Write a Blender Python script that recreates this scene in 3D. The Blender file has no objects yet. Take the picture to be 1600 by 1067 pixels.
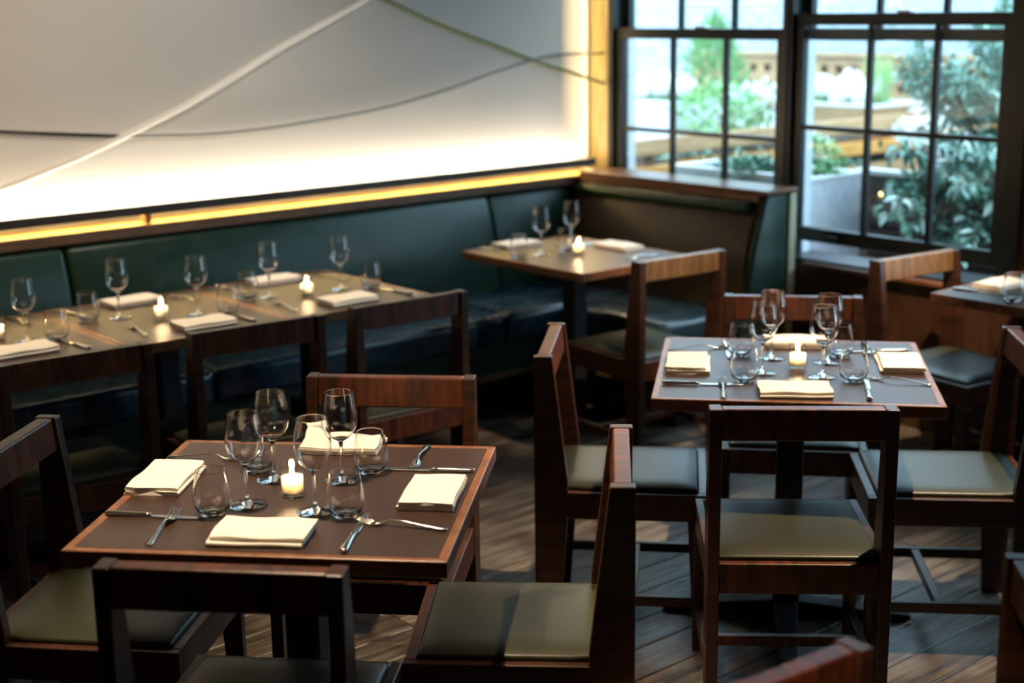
import bpy, bmesh, math, random
from mathutils import Vector, Matrix
random.seed(7)
sc = bpy.context.scene
COL = sc.collection
PI = math.pi

# ------------------------------------------------------------------ camera
PITCH, ROLL, CAMZ = 0.23045, -0.01497, 1.7624
cam = bpy.data.cameras.new('camera')
cam.sensor_width = 36.0
cam.lens = 36.0 * 2222.2 / 1600.0
cam.clip_start, cam.clip_end = 0.05, 100
cam.dof.use_dof = True
cam.dof.focus_distance = 3.3
cam.dof.aperture_fstop = 2.1
co = bpy.data.objects.new('camera', cam); COL.objects.link(co)
fw = Vector((0, math.cos(PITCH), -math.sin(PITCH)))
u0 = Vector((0, math.sin(PITCH), math.cos(PITCH))); r0 = Vector((1, 0, 0))
rt = r0 * math.cos(ROLL) + u0 * math.sin(ROLL)
up = u0 * math.cos(ROLL) - r0 * math.sin(ROLL)
co.matrix_world = Matrix(((rt.x, up.x, -fw.x, 0), (rt.y, up.y, -fw.y, 0), (rt.z, up.z, -fw.z, CAMZ), (0, 0, 0, 1)))
sc.camera = co

# the room's own axes: u runs along the banquette wall towards the windows, w from the camera towards that wall
TH = PI / 2 - 0.87195
def RM(u, w, z=0.0):
    return Vector((u * math.cos(TH) - w * math.sin(TH), u * math.sin(TH) + w * math.cos(TH), z))

# ------------------------------------------------------------------ world, lamps, exposure
sc.view_settings.view_transform = 'Standard'
sc.view_settings.look = 'None'
sc.view_settings.exposure = 0.12
sc.view_settings.gamma = 1.0
sc.view_settings.use_curve_mapping = False
wd = bpy.data.worlds.new('sky'); sc.world = wd; wd.use_nodes = True
wn = wd.node_tree.nodes
wn['Background'].inputs[0].default_value = (0.55, 0.79, 1.0, 1)
wn['Background'].inputs[1].default_value = 7.0

def lamp(name, kind, loc, energy, color, size=0.05, target=None, **kw):
    l = bpy.data.lights.new(name, kind); l.energy = energy; l.color = color
    if kind == 'AREA':
        l.shape = 'RECTANGLE'; l.size = kw.get('sx', size); l.size_y = kw.get('sy', size)
        if 'spread' in kw: l.spread = kw['spread']
        if kw.get('portal'): l.cycles.is_portal = True
    else:
        l.shadow_soft_size = size
    if kind == 'SPOT':
        l.spot_size = kw.get('cone', 1.0); l.spot_blend = kw.get('blend', 0.4)
    o = bpy.data.objects.new(name, l); COL.objects.link(o); o.location = loc
    if target is not None:
        d = Vector(target) - Vector(loc)
        o.rotation_euler = d.to_track_quat('-Z', kw.get('upaxis', 'Y')).to_euler()
    return o

WARM = (1.0, 0.75, 0.47)
# recessed ceiling spots over the tables, plus three added spots aimed at chairs
lamp('ceiling_or_fill_spot', 'SPOT', (-0.60, 2.98, 2.78), 320, WARM, 0.025, (-0.34, 2.92, 0.75), cone=0.78, blend=0.55)
lamp('ceiling_or_fill_spot', 'SPOT', (1.55, 3.80, 2.78), 400, WARM, 0.025, (0.72, 3.8, 0.75), cone=0.95, blend=0.7)
for uu in (1.56, 2.16, 2.76):
    lamp('ceiling_or_fill_spot', 'SPOT', RM(uu + .25, 4.25, 2.78), 150, WARM, 0.03, RM(uu, 4.40, 0.75), cone=0.46, blend=0.6)
lamp('ceiling_or_fill_spot', 'SPOT', (0.35, 5.55, 2.78), 150, WARM, 0.03, (0.28, 5.93, 0.75), cone=0.5, blend=0.6)
lamp('ceiling_or_fill_spot', 'SPOT', (1.55, 4.0, 2.78), 520, WARM, 0.03, (1.6, 5.3, 0.80), cone=0.36, blend=0.8)  # added fill on the chair beside the right window
lamp('ceiling_or_fill_spot', 'SPOT', (1.0, 3.9, 2.78), 330, WARM, 0.03, (0.72, 5.42, 0.80), cone=0.36, blend=0.8)  # added fill on the back of the corner chair
lamp('ceiling_or_fill_spot', 'SPOT', (-0.1, 0.7, 2.78), 260, WARM, 0.03, (0.38, 1.93, 0.80), cone=0.4, blend=0.8)  # added fill on the foreground chair back
# added soft fill, unseen, standing in for light from the rest of the room
p = RM(-1.6, 2.4, 2.6)
lamp('room_fill_light', 'AREA', p, 1.2, (1.0, 0.74, 0.46), target=RM(1.5, 5.3, 1.6), sx=1.6, sy=1.0)
# added fill spots, unseen, to brighten the upper left of the panel
lamp('panel_fill_spot', 'SPOT', RM(0.9, 4.1, 2.78), 70, (1, .66, .34), 0.05, RM(1.3, 5.3, 1.7), cone=1.5, blend=1.0)
lamp('panel_fill_spot', 'SPOT', RM(2.6, 4.1, 2.78), 62, (1, .88, .74), 0.05, RM(2.6, 5.3, 1.7), cone=1.5, blend=1.0)
# LED strips behind the wall panel: one along its foot, one up its far end, one washing the ledge
pl = lamp('led_strip_foot', 'AREA', RM(1.75, 5.218, 1.008), 20, (1.0, 0.87, 0.66), sx=6.2, sy=0.014)
def orient(o, xdir, zneg):
    x = Vector(xdir).normalized(); z = -Vector(zneg).normalized(); y = z.cross(x)
    o.rotation_euler = Matrix((x, y, z)).transposed().to_euler()
ud, wdv = RM(1, 0), RM(0, 1)
orient(pl, ud, Vector((0, 0, 1)) + wdv * 0.2)
pk = lamp('led_strip_back', 'AREA', RM(1.75, 5.34, 1.0), 16, (1.0, 0.84, 0.60), sx=6.2, sy=0.02)
orient(pk, ud, Vector((0, 0, 1)) - wdv * 0.3)
pe = lamp('led_strip_end', 'AREA', RM(4.985, 5.315, 1.75), 7, (1.0, 0.74, 0.36), sx=1.5, sy=0.02)
orient(pe, (0, 0, 1), -ud - wdv * 0.6)
pe2 = lamp('led_strip_corner', 'AREA', RM(4.975, 5.30, 1.75), 1.0, (1.0, 0.62, 0.16), sx=1.5, sy=0.02)
orient(pe2, (0, 0, 1), ud)
pd = lamp('led_strip_ledge', 'AREA', RM(1.75, 5.225, 0.988), 26, (1.0, 0.66, 0.17), sx=6.3, sy=0.03)
orient(pd, ud, (0, 0, -1))
# portals only steer the sky sampling through the two windows
for w in (4.64, 3.53, 2.03, 0.88):
    po = lamp('window_portal', 'AREA', RM(5.2, w, 1.65), 1, (1, 1, 1), sx=1.05, sy=2.0, portal=True)
    orient(po, wdv, -ud)

# ------------------------------------------------------------------ material helpers
def principled(name, color, rough=0.5, **kw):
    m = bpy.data.materials.new(name); m.use_nodes = True
    b = m.node_tree.nodes['Principled BSDF']
    b.inputs['Base Color'].default_value = (*color, 1)
    b.inputs['Roughness'].default_value = rough
    for k, v in kw.items():
        b.inputs[k.replace('_', ' ')].default_value = v
    return m
def vary(m, c1, c2, scale=(6, 6, 6), nscale=4.0, detail=6, dist=0.6, bump=0.0, lo=0.35, hi=0.68, rvar=0.0, per_object=0.0, coord='Object'):
    nt = m.node_tree; N = nt.nodes; L = nt.links; b = N['Principled BSDF']
    tc = N.new('ShaderNodeTexCoord'); mp = N.new('ShaderNodeMapping'); mp.inputs['Scale'].default_value = scale
    L.new(tc.outputs[coord], mp.inputs[0])
    vec = mp.outputs[0]
    if per_object:
        oi = N.new('ShaderNodeObjectInfo'); ad = N.new('ShaderNodeVectorMath'); ad.operation = 'ADD'
        cb = N.new('ShaderNodeCombineXYZ'); mu = N.new('ShaderNodeMath'); mu.operation = 'MULTIPLY'; mu.inputs[1].default_value = 37.0
        L.new(oi.outputs['Random'], mu.inputs[0])
        for i in range(3): L.new(mu.outputs[0], cb.inputs[i])
        L.new(vec, ad.inputs[0]); L.new(cb.outputs[0], ad.inputs[1]); vec = ad.outputs[0]
    no = N.new('ShaderNodeTexNoise'); no.inputs['Scale'].default_value = nscale
    no.inputs['Detail'].default_value = detail; no.inputs['Distortion'].default_value = dist
    L.new(vec, no.inputs['Vector'])
    cr = N.new('ShaderNodeValToRGB'); cr.color_ramp.elements[0].position = lo; cr.color_ramp.elements[1].position = hi
    cr.color_ramp.elements[0].color = (*c1, 1); cr.color_ramp.elements[1].color = (*c2, 1)
    L.new(no.outputs['Fac'], cr.inputs[0])
    out = cr.outputs[0]
    if per_object:
        hs = N.new('ShaderNodeHueSaturation'); mr = N.new('ShaderNodeMapRange')
        mr.inputs[3].default_value = 1 - per_object; mr.inputs[4].default_value = 1 + per_object
        L.new(oi.outputs['Random'], mr.inputs[0]); L.new(mr.outputs[0], hs.inputs['Value']); L.new(out, hs.inputs['Color'])
        out = hs.outputs[0]
    L.new(out, b.inputs['Base Color'])
    if rvar:
        mr2 = N.new('ShaderNodeMapRange'); r = b.inputs['Roughness'].default_value
        mr2.inputs[3].default_value = r - rvar; mr2.inputs[4].default_value = r + rvar
        L.new(no.outputs['Fac'], mr2.inputs[0]); L.new(mr2.outputs[0], b.inputs['Roughness'])
    if bump:
        bp = N.new('ShaderNodeBump'); bp.inputs['Strength'].default_value = bump; bp.inputs['Distance'].default_value = 0.004
        L.new(no.outputs['Fac'], bp.inputs['Height']); L.new(bp.outputs[0], b.inputs['Normal'])
    return m
def thin_glass(name, tint=(1, 1, 1), rough=0.0, ior=1.5):
    m = bpy.data.materials.new(name); m.use_nodes = True; nt = m.node_tree; N = nt.nodes; L = nt.links
    N.remove(N['Principled BSDF'])
    fr = N.new('ShaderNodeFresnel'); ge = N.new('ShaderNodeNewGeometry'); mr = N.new('ShaderNodeMapRange')
    mr.inputs[3].default_value = ior; mr.inputs[4].default_value = 1 / ior      # same reflectance on the way in and out of the sheet
    L.new(ge.outputs['Backfacing'], mr.inputs[0]); L.new(mr.outputs[0], fr.inputs[0])
    tr = N.new('ShaderNodeBsdfTransparent'); tr.inputs[0].default_value = (*tint, 1)
    gl = N.new('ShaderNodeBsdfGlossy'); gl.inputs['Roughness'].default_value = rough
    mx = N.new('ShaderNodeMixShader'); L.new(fr.outputs[0], mx.inputs[0]); L.new(tr.outputs[0], mx.inputs[1]); L.new(gl.outputs[0], mx.inputs[2])
    L.new(mx.outputs[0], N['Material Output'].inputs[0]); return m
def emitter(name, color, strength):
    m = bpy.data.materials.new(name); m.use_nodes = True; nt = m.node_tree; N = nt.nodes
    e = N.new('ShaderNodeEmission'); e.inputs[0].default_value = (*color, 1); e.inputs[1].default_value = strength
    nt.links.new(e.outputs[0], N['Material Output'].inputs[0]); return m

M = {}
M['chair'] = vary(principled('chair_wood', (.1, .03, .015), .36), (.026, .010, .005), (.072, .024, .010), scale=(1.2, 1.2, 9), nscale=5, bump=.08, per_object=.12, rvar=.05)
M['chair_x'] = vary(principled('chair_wood_cross_grain', (.1, .03, .015), .36), (.036, .010, .004), (.140, .032, .010), scale=(9, 1.5, 1.5), nscale=5, bump=.08, per_object=.12, rvar=.05)
M['seat'] = vary(principled('green_seat_vinyl', (.06, .075, .05), .38), (.027, .028, .014), (.035, .036, .018), scale=(40, 40, 40), nscale=8, bump=.1)
M['leather'] = vary(principled('dark_green_leather', (.03, .05, .04), .36, Specular_IOR_Level=.38), (.010, .034, .021), (.017, .050, .031), scale=(3, 3, 3), nscale=3, bump=.05, rvar=.06)
M['leather_seat'] = vary(principled('sheen_tinted_seat_leather', (.02, .04, .045), .27, Coat_Weight=.3, Coat_Roughness=.2), (.011, .032, .052), (.018, .046, .070), scale=(3, 3, 3), nscale=3, bump=.05, rvar=.06)  # blue window sheen mixed into the leather's base colour
M['leather_warm_lit'] = vary(principled('warm_lit_green_leather', (.05, .035, .02), .5), (.075, .045, .019), (.105, .062, .026), scale=(3, 3, 3), nscale=3, bump=.05, rvar=.05)  # green leather turned brown, the warm light on it painted in
M['inlay'] = vary(principled('table_inlay', (.05, .038, .033), .36), (.034, .0175, .0125), (.046, .025, .018), scale=(60, 60, 60), nscale=12, bump=.12)
M['chair_warm_lit'] = vary(principled('warm_lit_chair_wood', (.2, .1, .03), .36), (.13, .062, .019), (.26, .135, .042), scale=(9, 1.5, 1.5), nscale=5, bump=.08)  # chair wood with warm lamplight painted into its colour
M['edge'] = vary(principled('table_edge_wood', (.2, .08, .04), .36), (.13, .05, .022), (.24, .10, .048), scale=(5, 5, 5), nscale=5, bump=.05)
M['steel_dark'] = principled('black_powder_coated_steel', (.010, .010, .011), .6)
M['floor_base'] = principled('subfloor', (.02, .017, .014), .8)
M['plank'] = vary(principled('weathered_floor_plank', (.1, .08, .06), .40), (.042, .032, .026), (.31, .25, .195), scale=(.8, 16, 16), nscale=2.6, detail=9, dist=1.2, bump=.7, lo=.3, hi=.74, per_object=.3, rvar=.1)
nt = M['plank'].node_tree; N = nt.nodes; L = nt.links; b = N['Principled BSDF']
src = b.inputs['Base Color'].links[0].from_socket
tc = N.new('ShaderNodeTexCoord'); oi = N.new('ShaderNodeObjectInfo'); va = N.new('ShaderNodeVectorMath'); va.operation = 'ADD'
L.new(tc.outputs['Object'], va.inputs[0]); L.new(oi.outputs['Location'], va.inputs[1])
no = N.new('ShaderNodeTexNoise'); no.inputs['Scale'].default_value = 4.5; no.inputs['Detail'].default_value = 5; L.new(va.outputs[0], no.inputs['Vector'])
cr = N.new('ShaderNodeValToRGB'); cr.color_ramp.elements[0].position = .38; cr.color_ramp.elements[1].position = .62
cr.color_ramp.elements[0].color = (.42, .33, .28, 1); cr.color_ramp.elements[1].color = (1, 1, 1, 1); L.new(no.outputs['Fac'], cr.inputs[0])
mm = N.new('ShaderNodeMix'); mm.data_type = 'RGBA'; mm.blend_type = 'MULTIPLY'; mm.inputs['Factor'].default_value = 1.0
L.new(src, mm.inputs['A']); L.new(cr.outputs[0], mm.inputs['B']); L.new(mm.outputs['Result'], b.inputs['Base Color'])
M['napkin'] = vary(principled('white_linen', (.8, .77, .7), .85), (.76, .71, .64), (.84, .79, .73), scale=(60, 60, 60), nscale=10, bump=.25)
M['cutlery'] = principled('polished_steel', (.62, .60, .57), .2, Metallic=1.0)
M['glass'] = principled('clear_glass', (1, 1, 1), 0.0, Transmission_Weight=1.0, IOR=1.5)
M['votive'] = thin_glass('votive_glass', (.98, .97, .95), 0.02)
M['pane'] = thin_glass('window_glass', (.93, .97, .96), 0.0)
M['wax'] = principled('candle_wax', (.98, .94, .86), .5, Subsurface_Weight=1.0, Subsurface_Scale=.06)
M['wax'].node_tree.nodes['Principled BSDF'].inputs['Subsurface Radius'].default_value = (1.0, .88, .7)
M['wick'] = principled('wick', (.02, .015, .01), .9)
M['flame'] = emitter('candle_flame', (1.0, .62, .25), 60)
M['plaster'] = vary(principled('wall_plaster', (.3, .29, .27), .8), (.24, .22, .2), (.32, .3, .27), scale=(2, 2, 2), nscale=3)
M['darkwall'] = principled('dark_wall', (.06, .045, .035), .7)
M['ceil'] = principled('ceiling_paint', (.10, .085, .07), .8)
M['oldwood'] = vary(principled('pale_old_timber', (.5, .42, .25), .65), (.42, .36, .22), (.70, .64, .46), scale=(14, 14, 1.2), nscale=3, bump=.3)
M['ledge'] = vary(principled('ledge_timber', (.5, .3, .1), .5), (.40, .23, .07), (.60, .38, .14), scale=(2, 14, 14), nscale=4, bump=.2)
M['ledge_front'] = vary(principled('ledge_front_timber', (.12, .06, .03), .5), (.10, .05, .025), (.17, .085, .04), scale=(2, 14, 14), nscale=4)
M['railwood'] = vary(principled('booth_rail_wood', (.2, .08, .03), .32), (.15, .055, .02), (.26, .10, .04), scale=(14, 1.5, 14), nscale=4, bump=.06)
M['wainscot'] = vary(principled('wainscot_wood', (.06, .025, .012), .4), (.04, .017, .008), (.075, .032, .015), scale=(12, 12, 1.2), nscale=4, bump=.1)
M['frame'] = principled('black_window_paint', (.008, .0125, .014), .33)
M['reveal'] = principled('pale_outer_reveal', (.55, .60, .64), .6)
M['blackrail'] = principled('black_metal_trim', (.012, .01, .008), .5)
M['rope'] = vary(principled('white_rope', (.85, .82, .74), .8), (.88, .84, .76), (.95, .92, .85), scale=(60, 60, 60), nscale=8)
M['cord_black'] = principled('black_cord', (.02, .02, .02), .7)
M['cord_grey'] = principled('grey_cord', (.22, .23, .22), .7)
M['cord_green'] = principled('green_cord', (.12, .17, .07), .7)
# stretched fabric of the lit wall panel
m = bpy.data.materials.new('panel_fabric'); m.use_nodes = True; nt = m.node_tree; N = nt.nodes; L = nt.links
N.remove(N['Principled BSDF'])
d1 = N.new('ShaderNodeBsdfDiffuse'); d1.inputs[0].default_value = (.76, .755, .74, 1)
t1 = N.new('ShaderNodeBsdfTranslucent'); t1.inputs[0].default_value = (.86, .84, .80, 1)
mx = N.new('ShaderNodeMixShader'); mx.inputs[0].default_value = .42
L.new(d1.outputs[0], mx.inputs[1]); L.new(t1.outputs[0], mx.inputs[2]); L.new(mx.outputs[0], N['Material Output'].inputs[0]); M['fabric'] = m
# outdoors
M['white_brick'] = vary(principled('white_painted_brick', (.8, .82, .84), .8), (.34, .39, .44), (.50, .54, .58), scale=(6, 6, 6), nscale=4, bump=.3, per_object=.1)
M['mortar'] = principled('white_mortar', (.55, .58, .60), .9)
M['patio'] = vary(principled('patio_paving', (.3, .28, .27), .8), (.2, .18, .17), (.34, .32, .30), scale=(2, 2, 2), nscale=4)
M['concrete'] = vary(principled('grey_fibre_concrete', (.42, .42, .45), .75), (.52, .52, .58), (.64, .64, .69), scale=(4, 4, 4), nscale=5, bump=.1)
M['concrete_rim'] = principled('pale_concrete_rim', (.72, .73, .74), .7)
M['cedar'] = vary(principled('cedar_board', (.55, .34, .16), .6), (.30, .165, .07), (.46, .285, .14), scale=(1.5, 14, 14), nscale=4, bump=.2, per_object=.18)
M['cedar_y'] = vary(principled('cedar_board_cross', (.55, .34, .16), .6), (.30, .165, .07), (.46, .285, .14), scale=(14, 1.5, 14), nscale=4, bump=.2, per_object=.18)
M['amber'] = vary(principled('amber_board', (.6, .26, .05), .5), (.5, .2, .035), (.7, .34, .08), scale=(1.5, 14, 14), nscale=4)  # amber tone, varied at random along the grain
M['darkboard'] = vary(principled('dark_weathered_board', (.09, .06, .045), .7), (.06, .04, .03), (.13, .085, .06), scale=(14, 1.5, 14), nscale=4, bump=.2, per_object=.15)
M['soil'] = principled('potting_soil', (.02, .014, .01), .95)
def leafmat(name, c1, c2):
    m = vary(principled(name, c1, .5), c1, c2, scale=(5, 5, 5), nscale=3, lo=.3, hi=.7, per_object=.2); return m
M['leaf_bluegreen'] = leafmat('bluish_green_leaf', (.20, .38, .31), (.42, .62, .53))
M['leaf_pale'] = leafmat('pale_variegated_leaf', (.62, .78, .70), (.84, .92, .84))
M['leaf_green'] = leafmat('bright_green_leaf', (.13, .34, .12), (.30, .52, .22))
M['leaf_fresh'] = leafmat('fresh_green_blade', (.22, .46, .16), (.40, .62, .26))
M['leaf_dark'] = leafmat('dark_green_leaf', (.07, .18, .12), (.16, .32, .22))
M['petal'] = principled('white_petal', (.86, .86, .82), .7)
M['bark'] = principled('grey_bark', (.16, .12, .09), .8)

# ------------------------------------------------------------------ mesh helpers
class MB:
    def __init__(s): s.v = []; s.f = []
    def add(s, vs, fs):
        n = len(s.v); s.v += [tuple(x) for x in vs]; s.f += [tuple(i + n for i in f) for f in fs]; return s
    def box(s, x0, x1, y0, y1, z0, z1):
        return s.add([(x0, y0, z0), (x1, y0, z0), (x1, y1, z0), (x0, y1, z0), (x0, y0, z1), (x1, y0, z1), (x1, y1, z1), (x0, y1, z1)],
                     [(0, 3, 2, 1), (4, 5, 6, 7), (0, 1, 5, 4), (1, 2, 6, 5), (2, 3, 7, 6), (3, 0, 4, 7)])
    def hexa(s, a, b):          # two quads (4 points each) joined
        return s.add(list(a) + list(b), [(3, 2, 1, 0), (4, 5, 6, 7), (0, 1, 5, 4), (1, 2, 6, 5), (2, 3, 7, 6), (3, 0, 4, 7)])
    def extr(s, poly, a0, a1, axis='x'):
        k = len(poly)
        def P(p, a): return {'x': (a, p[0], p[1]), 'y': (p[0], a, p[1]), 'z': (p[0], p[1], a)}[axis]
        vs = [P(p, a0) for p in poly] + [P(p, a1) for p in poly]
        fs = [tuple(range(k))[::-1], tuple(range(k, 2 * k))] + [(i, (i + 1) % k, k + (i + 1) % k, k + i) for i in range(k)]
        return s.add(vs, fs)
    def lathe(s, prof, n=32, cx=0, cy=0):
        vs = []; fs = []; rows = []
        for r, z in prof:
            if r < 1e-6: rows.append([len(vs)]); vs.append((cx, cy, z))
            else:
                rows.append(list(range(len(vs), len(vs) + n)))
                vs += [(cx + r * math.cos(2 * PI * i / n), cy + r * math.sin(2 * PI * i / n), z) for i in range(n)]
        for a, b in zip(rows, rows[1:]):
            for i in range(n):
                j = (i + 1) % n
                if len(a) == 1 and len(b) == 1: break
                if len(a) == 1: fs.append((a[0], b[i], b[j]))
                elif len(b) == 1: fs.append((a[i], a[j], b[0]))
                else: fs.append((a[i], a[j], b[j], b[i]))
        return s.add(vs, fs)
    def tube(s, pts, r, n=8, caps=True):
        pts = [Vector(p) for p in pts]; k = len(pts)
        rs = r if isinstance(r, (list, tuple)) else [r] * k
        vs = []; fs = []; nrm = None
        for i, p in enumerate(pts):
            d = (pts[min(i + 1, k - 1)] - pts[max(i - 1, 0)]).normalized()
            if nrm is None:
                nrm = d.orthogonal().normalized()
            nrm = (nrm - d * nrm.dot(d)).normalized(); bn = d.cross(nrm)
            vs += [p + nrm * rs[i] * math.cos(2 * PI * j / n) + bn * rs[i] * math.sin(2 * PI * j / n) for j in range(n)]
        for i in range(k - 1):
            for j in range(n):
                q = (j + 1) % n; fs.append((i * n + j, i * n + q, (i + 1) * n + q, (i + 1) * n + j))
        if caps: fs += [tuple(range(n))[::-1], tuple(range((k - 1) * n, k * n))]
        return s.add(vs, fs)
    def mesh(s, name, smooth=False):
        me = bpy.data.meshes.new(name); me.from_pydata(s.v, [], s.f); me.update()
        bm = bmesh.new(); bm.from_mesh(me); bmesh.ops.recalc_face_normals(bm, faces=bm.faces); bm.to_mesh(me); bm.free()
        if smooth: me.polygons.foreach_set('use_smooth', [True] * len(me.polygons))
        return me
    def build(s, name, mat, parent=None, smooth=False, bevel=0.0, seg=2, loc=None, rotz=None):
        me = s.mesh(name, smooth); me.materials.append(M[mat] if isinstance(mat, str) else mat)
        o = bpy.data.objects.new(name, me); COL.objects.link(o)
        if parent is not None: o.parent = parent
        if loc is not None: o.location = loc
        if rotz is not None: o.rotation_euler = (0, 0, rotz)
        if bevel:
            b = o.modifiers.new('edge', 'BEVEL'); b.width = bevel; b.segments = seg; b.limit_method = 'ANGLE'; b.angle_limit = 0.6
        return o
def tag(o, label=None, cat=None, group=None, kind=None):
    for k, v in (('label', label), ('category', cat), ('group', group), ('kind', kind)):
        if v: o[k] = v
    return o
def empty(name, loc=(0, 0, 0), rz=0.0):
    o = bpy.data.objects.new(name, None); COL.objects.link(o); o.location = loc; o.rotation_euler = (0, 0, rz); o.empty_display_size = .05
    return o
def copy_tree(o, parent=None):
    c = o.copy(); COL.objects.link(c)
    if parent is not None: c.parent = parent
    for ch in list(o.children): copy_tree(ch, c)
    return c
_first = {}
def place(key, maker, loc, rz, label, cat, group=None):
    if key not in _first:
        o = maker(); _first[key] = o
    else:
        o = copy_tree(_first[key])
        for k in ('label', 'group'):
            if k in o: del o[k]
    o.location = loc; o.rotation_euler = (0, 0, rz)
    return tag(o, label, cat, group)
def room(mb, name, mat, kind='structure', **kw):       # a mesh given in room axes
    o = mb.build(name, mat, **kw)
    if o.parent is None:
        o.rotation_euler = (0, 0, TH)
        if kind: o['kind'] = kind
    return o

# ------------------------------------------------------------------ room shell (room axes: u, w, z)
WALLU, WALLW, CEIL = 5.05, 5.36, 2.85
floor = room(MB().box(-3, WALLU + .2, -3, WALLW + .2, -.10, -.022), 'floor', 'floor_base')
plank_me = {}
for Lp in (1.5, 1.9, 2.3):
    mb = MB().box(-Lp / 2 + .0015, Lp / 2 - .0015, -.0660, .0660, -.022, 0)
    me = mb.mesh('plank'); me.materials.append(M['plank']); plank_me[Lp] = me
rw = random.Random(3)
w = -1.3
while w < WALLW - .02:
    u = -.2 - rw.random() * 1.2
    while u < WALLU:
        Lp = rw.choice((1.5, 1.9, 2.3)); uc = u + Lp / 2
        if u + Lp > WALLU:
            Lp2 = WALLU - u
            if Lp2 > .2:
                mb = MB().box(-Lp2 / 2 + .0015, Lp2 / 2 - .0015, -.0660, .0660, -.022, 0)
                o = mb.build('plank', 'plank', floor, bevel=.002, seg=1); o.location = (u + Lp2 / 2, w + .0675, rw.uniform(-.0012, 0))
            break
        if u + Lp > .5:
            o = bpy.data.objects.new('plank', plank_me[Lp]); COL.objects.link(o); o.parent = floor
            b = o.modifiers.new('edge', 'BEVEL'); b.width = .002; b.segments = 1
            o.location = (uc, w + .0675, rw.uniform(-.0012, 0))
        u += Lp
    w += .135
room(MB().box(-3, WALLU + .2, WALLW, WALLW + .12, -.02, CEIL), 'wall_left', 'plaster')
room(MB().box(-3.12, -3, -3, WALLW + .12, -.02, CEIL), 'wall_back', 'darkwall')
room(MB().box(-3, WALLU + .2, -3.12, -3, -.02, CEIL), 'wall_right', 'darkwall')
room(MB().box(-3.12, WALLU + .2, -3.12, WALLW + .12, CEIL, CEIL + .1), 'ceiling', 'ceil')
# window wall: dado below, pier in the corner, solid part to the right, head above
WZ0, WZ1 = .655, 2.42
wb = MB().box(WALLU, WALLU + .16, -3, WALLW, -.02, WZ0 - .03)
wb.box(WALLU, WALLU + .16, 2.585, 2.93, WZ0 - .03, CEIL).box(WALLU, WALLU + .16, -3, .28, WZ0 - .03, CEIL)
wb.box(WALLU, WALLU + .16, .28, 2.585, WZ1, CEIL).box(WALLU, WALLU + .16, 2.93, WALLW, WZ1, CEIL)
wall_w = room(wb, 'wall_window', 'wainscot')
room(MB().box(WALLU, WALLU + .16, 5.205, WALLW, WZ0 - .03, WZ1), 'trim_1', 'oldwood', bevel=.004)
# dado boards
for i in range(9):
    a = 3.93 - .35 * i
    MB().box(WALLU - .014, WALLU + .0, a - .345, a, .12, WZ0 - .035).build('panel', 'wainscot', wall_w, bevel=.003)
room(MB().box(WALLU - .02, WALLU, -3, 3.94, 0, .115), 'baseboard_window', 'wainscot', bevel=.004)
room(MB().box(WALLU - .05, WALLU + .05, -3, 3.945, WZ0 - .032, WZ0 - .012), 'trim_2', 'railwood', bevel=.004)

def window(n, g0, g1, mun, dz):
    """n: number; g0, g1: edges of the lower glass along w; mun: the two upright bars; dz: how far the lower sash is pushed up."""
    a, b = g0 - .045, g1 + .045
    z0 = WZ0
    fr = MB()
    fr.box(5.035, 5.15, a - .035, a, z0, WZ1).box(5.035, 5.15, b, b + .035, z0, WZ1)     # jambs
    fr.box(5.035, 5.21, a, b, WZ1 - .04, WZ1)                                             # head
    fr.box(5.035, 5.24, a - .035, b + .035, z0 - .03, z0)                                 # sill
    fr.box(5.100, 5.106, a, a + .012, z0, WZ1 - .04).box(5.100, 5.106, b - .012, b, z0, WZ1 - .04)  # parting beads
    win = room(fr, 'window_%d' % n, 'frame', bevel=.003)
    MB().box(5.151, 5.205, a - .035, a - .004, z0, WZ1).box(5.151, 5.205, b + .004, b + .035, z0, WZ1).build('reveal', 'reveal', win)
    def sash(name, uu, gz0, gz1, rails, zm):
        bot, top = rails
        s = MB()
        s.box(uu - .019, uu + .019, a + .002, g0, gz0 - bot, gz1 + top).box(uu - .019, uu + .019, g1, b - .002, gz0 - bot, gz1 + top)
        s.box(uu - .019, uu + .019, g0, g1, gz0 - bot, gz0).box(uu - .019, uu + .019, g0, g1, gz1, gz1 + top)
        so = s.build(name, 'frame', win, bevel=.003)
        ws = [g0] + sorted(mun) + [g1]; hm = .0125
        for m_ in mun: MB().box(uu - .014, uu + .014, m_ - hm, m_ + hm, gz0, gz1).build('muntin', 'frame', so, bevel=.004)
        MB().box(uu - .013, uu + .013, g0, g1, zm - .011, zm + .011).build('muntin', 'frame', so, bevel=.004)
        for i in range(3):
            for za, zb in ((gz0, zm), (zm, gz1)):
                MB().box(uu - .002, uu + .002, ws[i] + (hm if i else 0), ws[i + 1] - (hm if i < 2 else 0), za + (.011 if za == zm else 0), zb - (.011 if zb == zm else 0)).build('pane', 'pane', so)
        return so
    lo = sash('lower_sash', 5.075, .727 + dz, 1.606 + dz, (.062, .05), 1.166 + dz)
    sash('upper_sash', 5.128, 1.656, WZ1 - .085, (.05, .043), 2.0)
    for q in (.22, .80):
        wq = g0 + (g1 - g0) * q
        MB().box(5.034, 5.056, wq - .03, wq + .03, .690 + dz, .702 + dz).build('sash_lift', 'frame', lo, bevel=.003)
    wq = (g0 + g1) / 2 - .02
    MB().box(5.06, 5.10, wq - .03, wq + .03, 1.656 + dz, 1.668 + dz).build('sash_lock', 'cutlery', lo, bevel=.003)
    return win
window(1, 4.160, 5.138, (4.469, 4.805), 0.0)
window(2, 3.052, 4.012, (3.350, 3.672), .064)
window(3, 1.550, 2.505, (1.868, 2.186), 0.0)
window(4, 0.395, 1.350, (.713, 1.031), 0.0)
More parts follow.
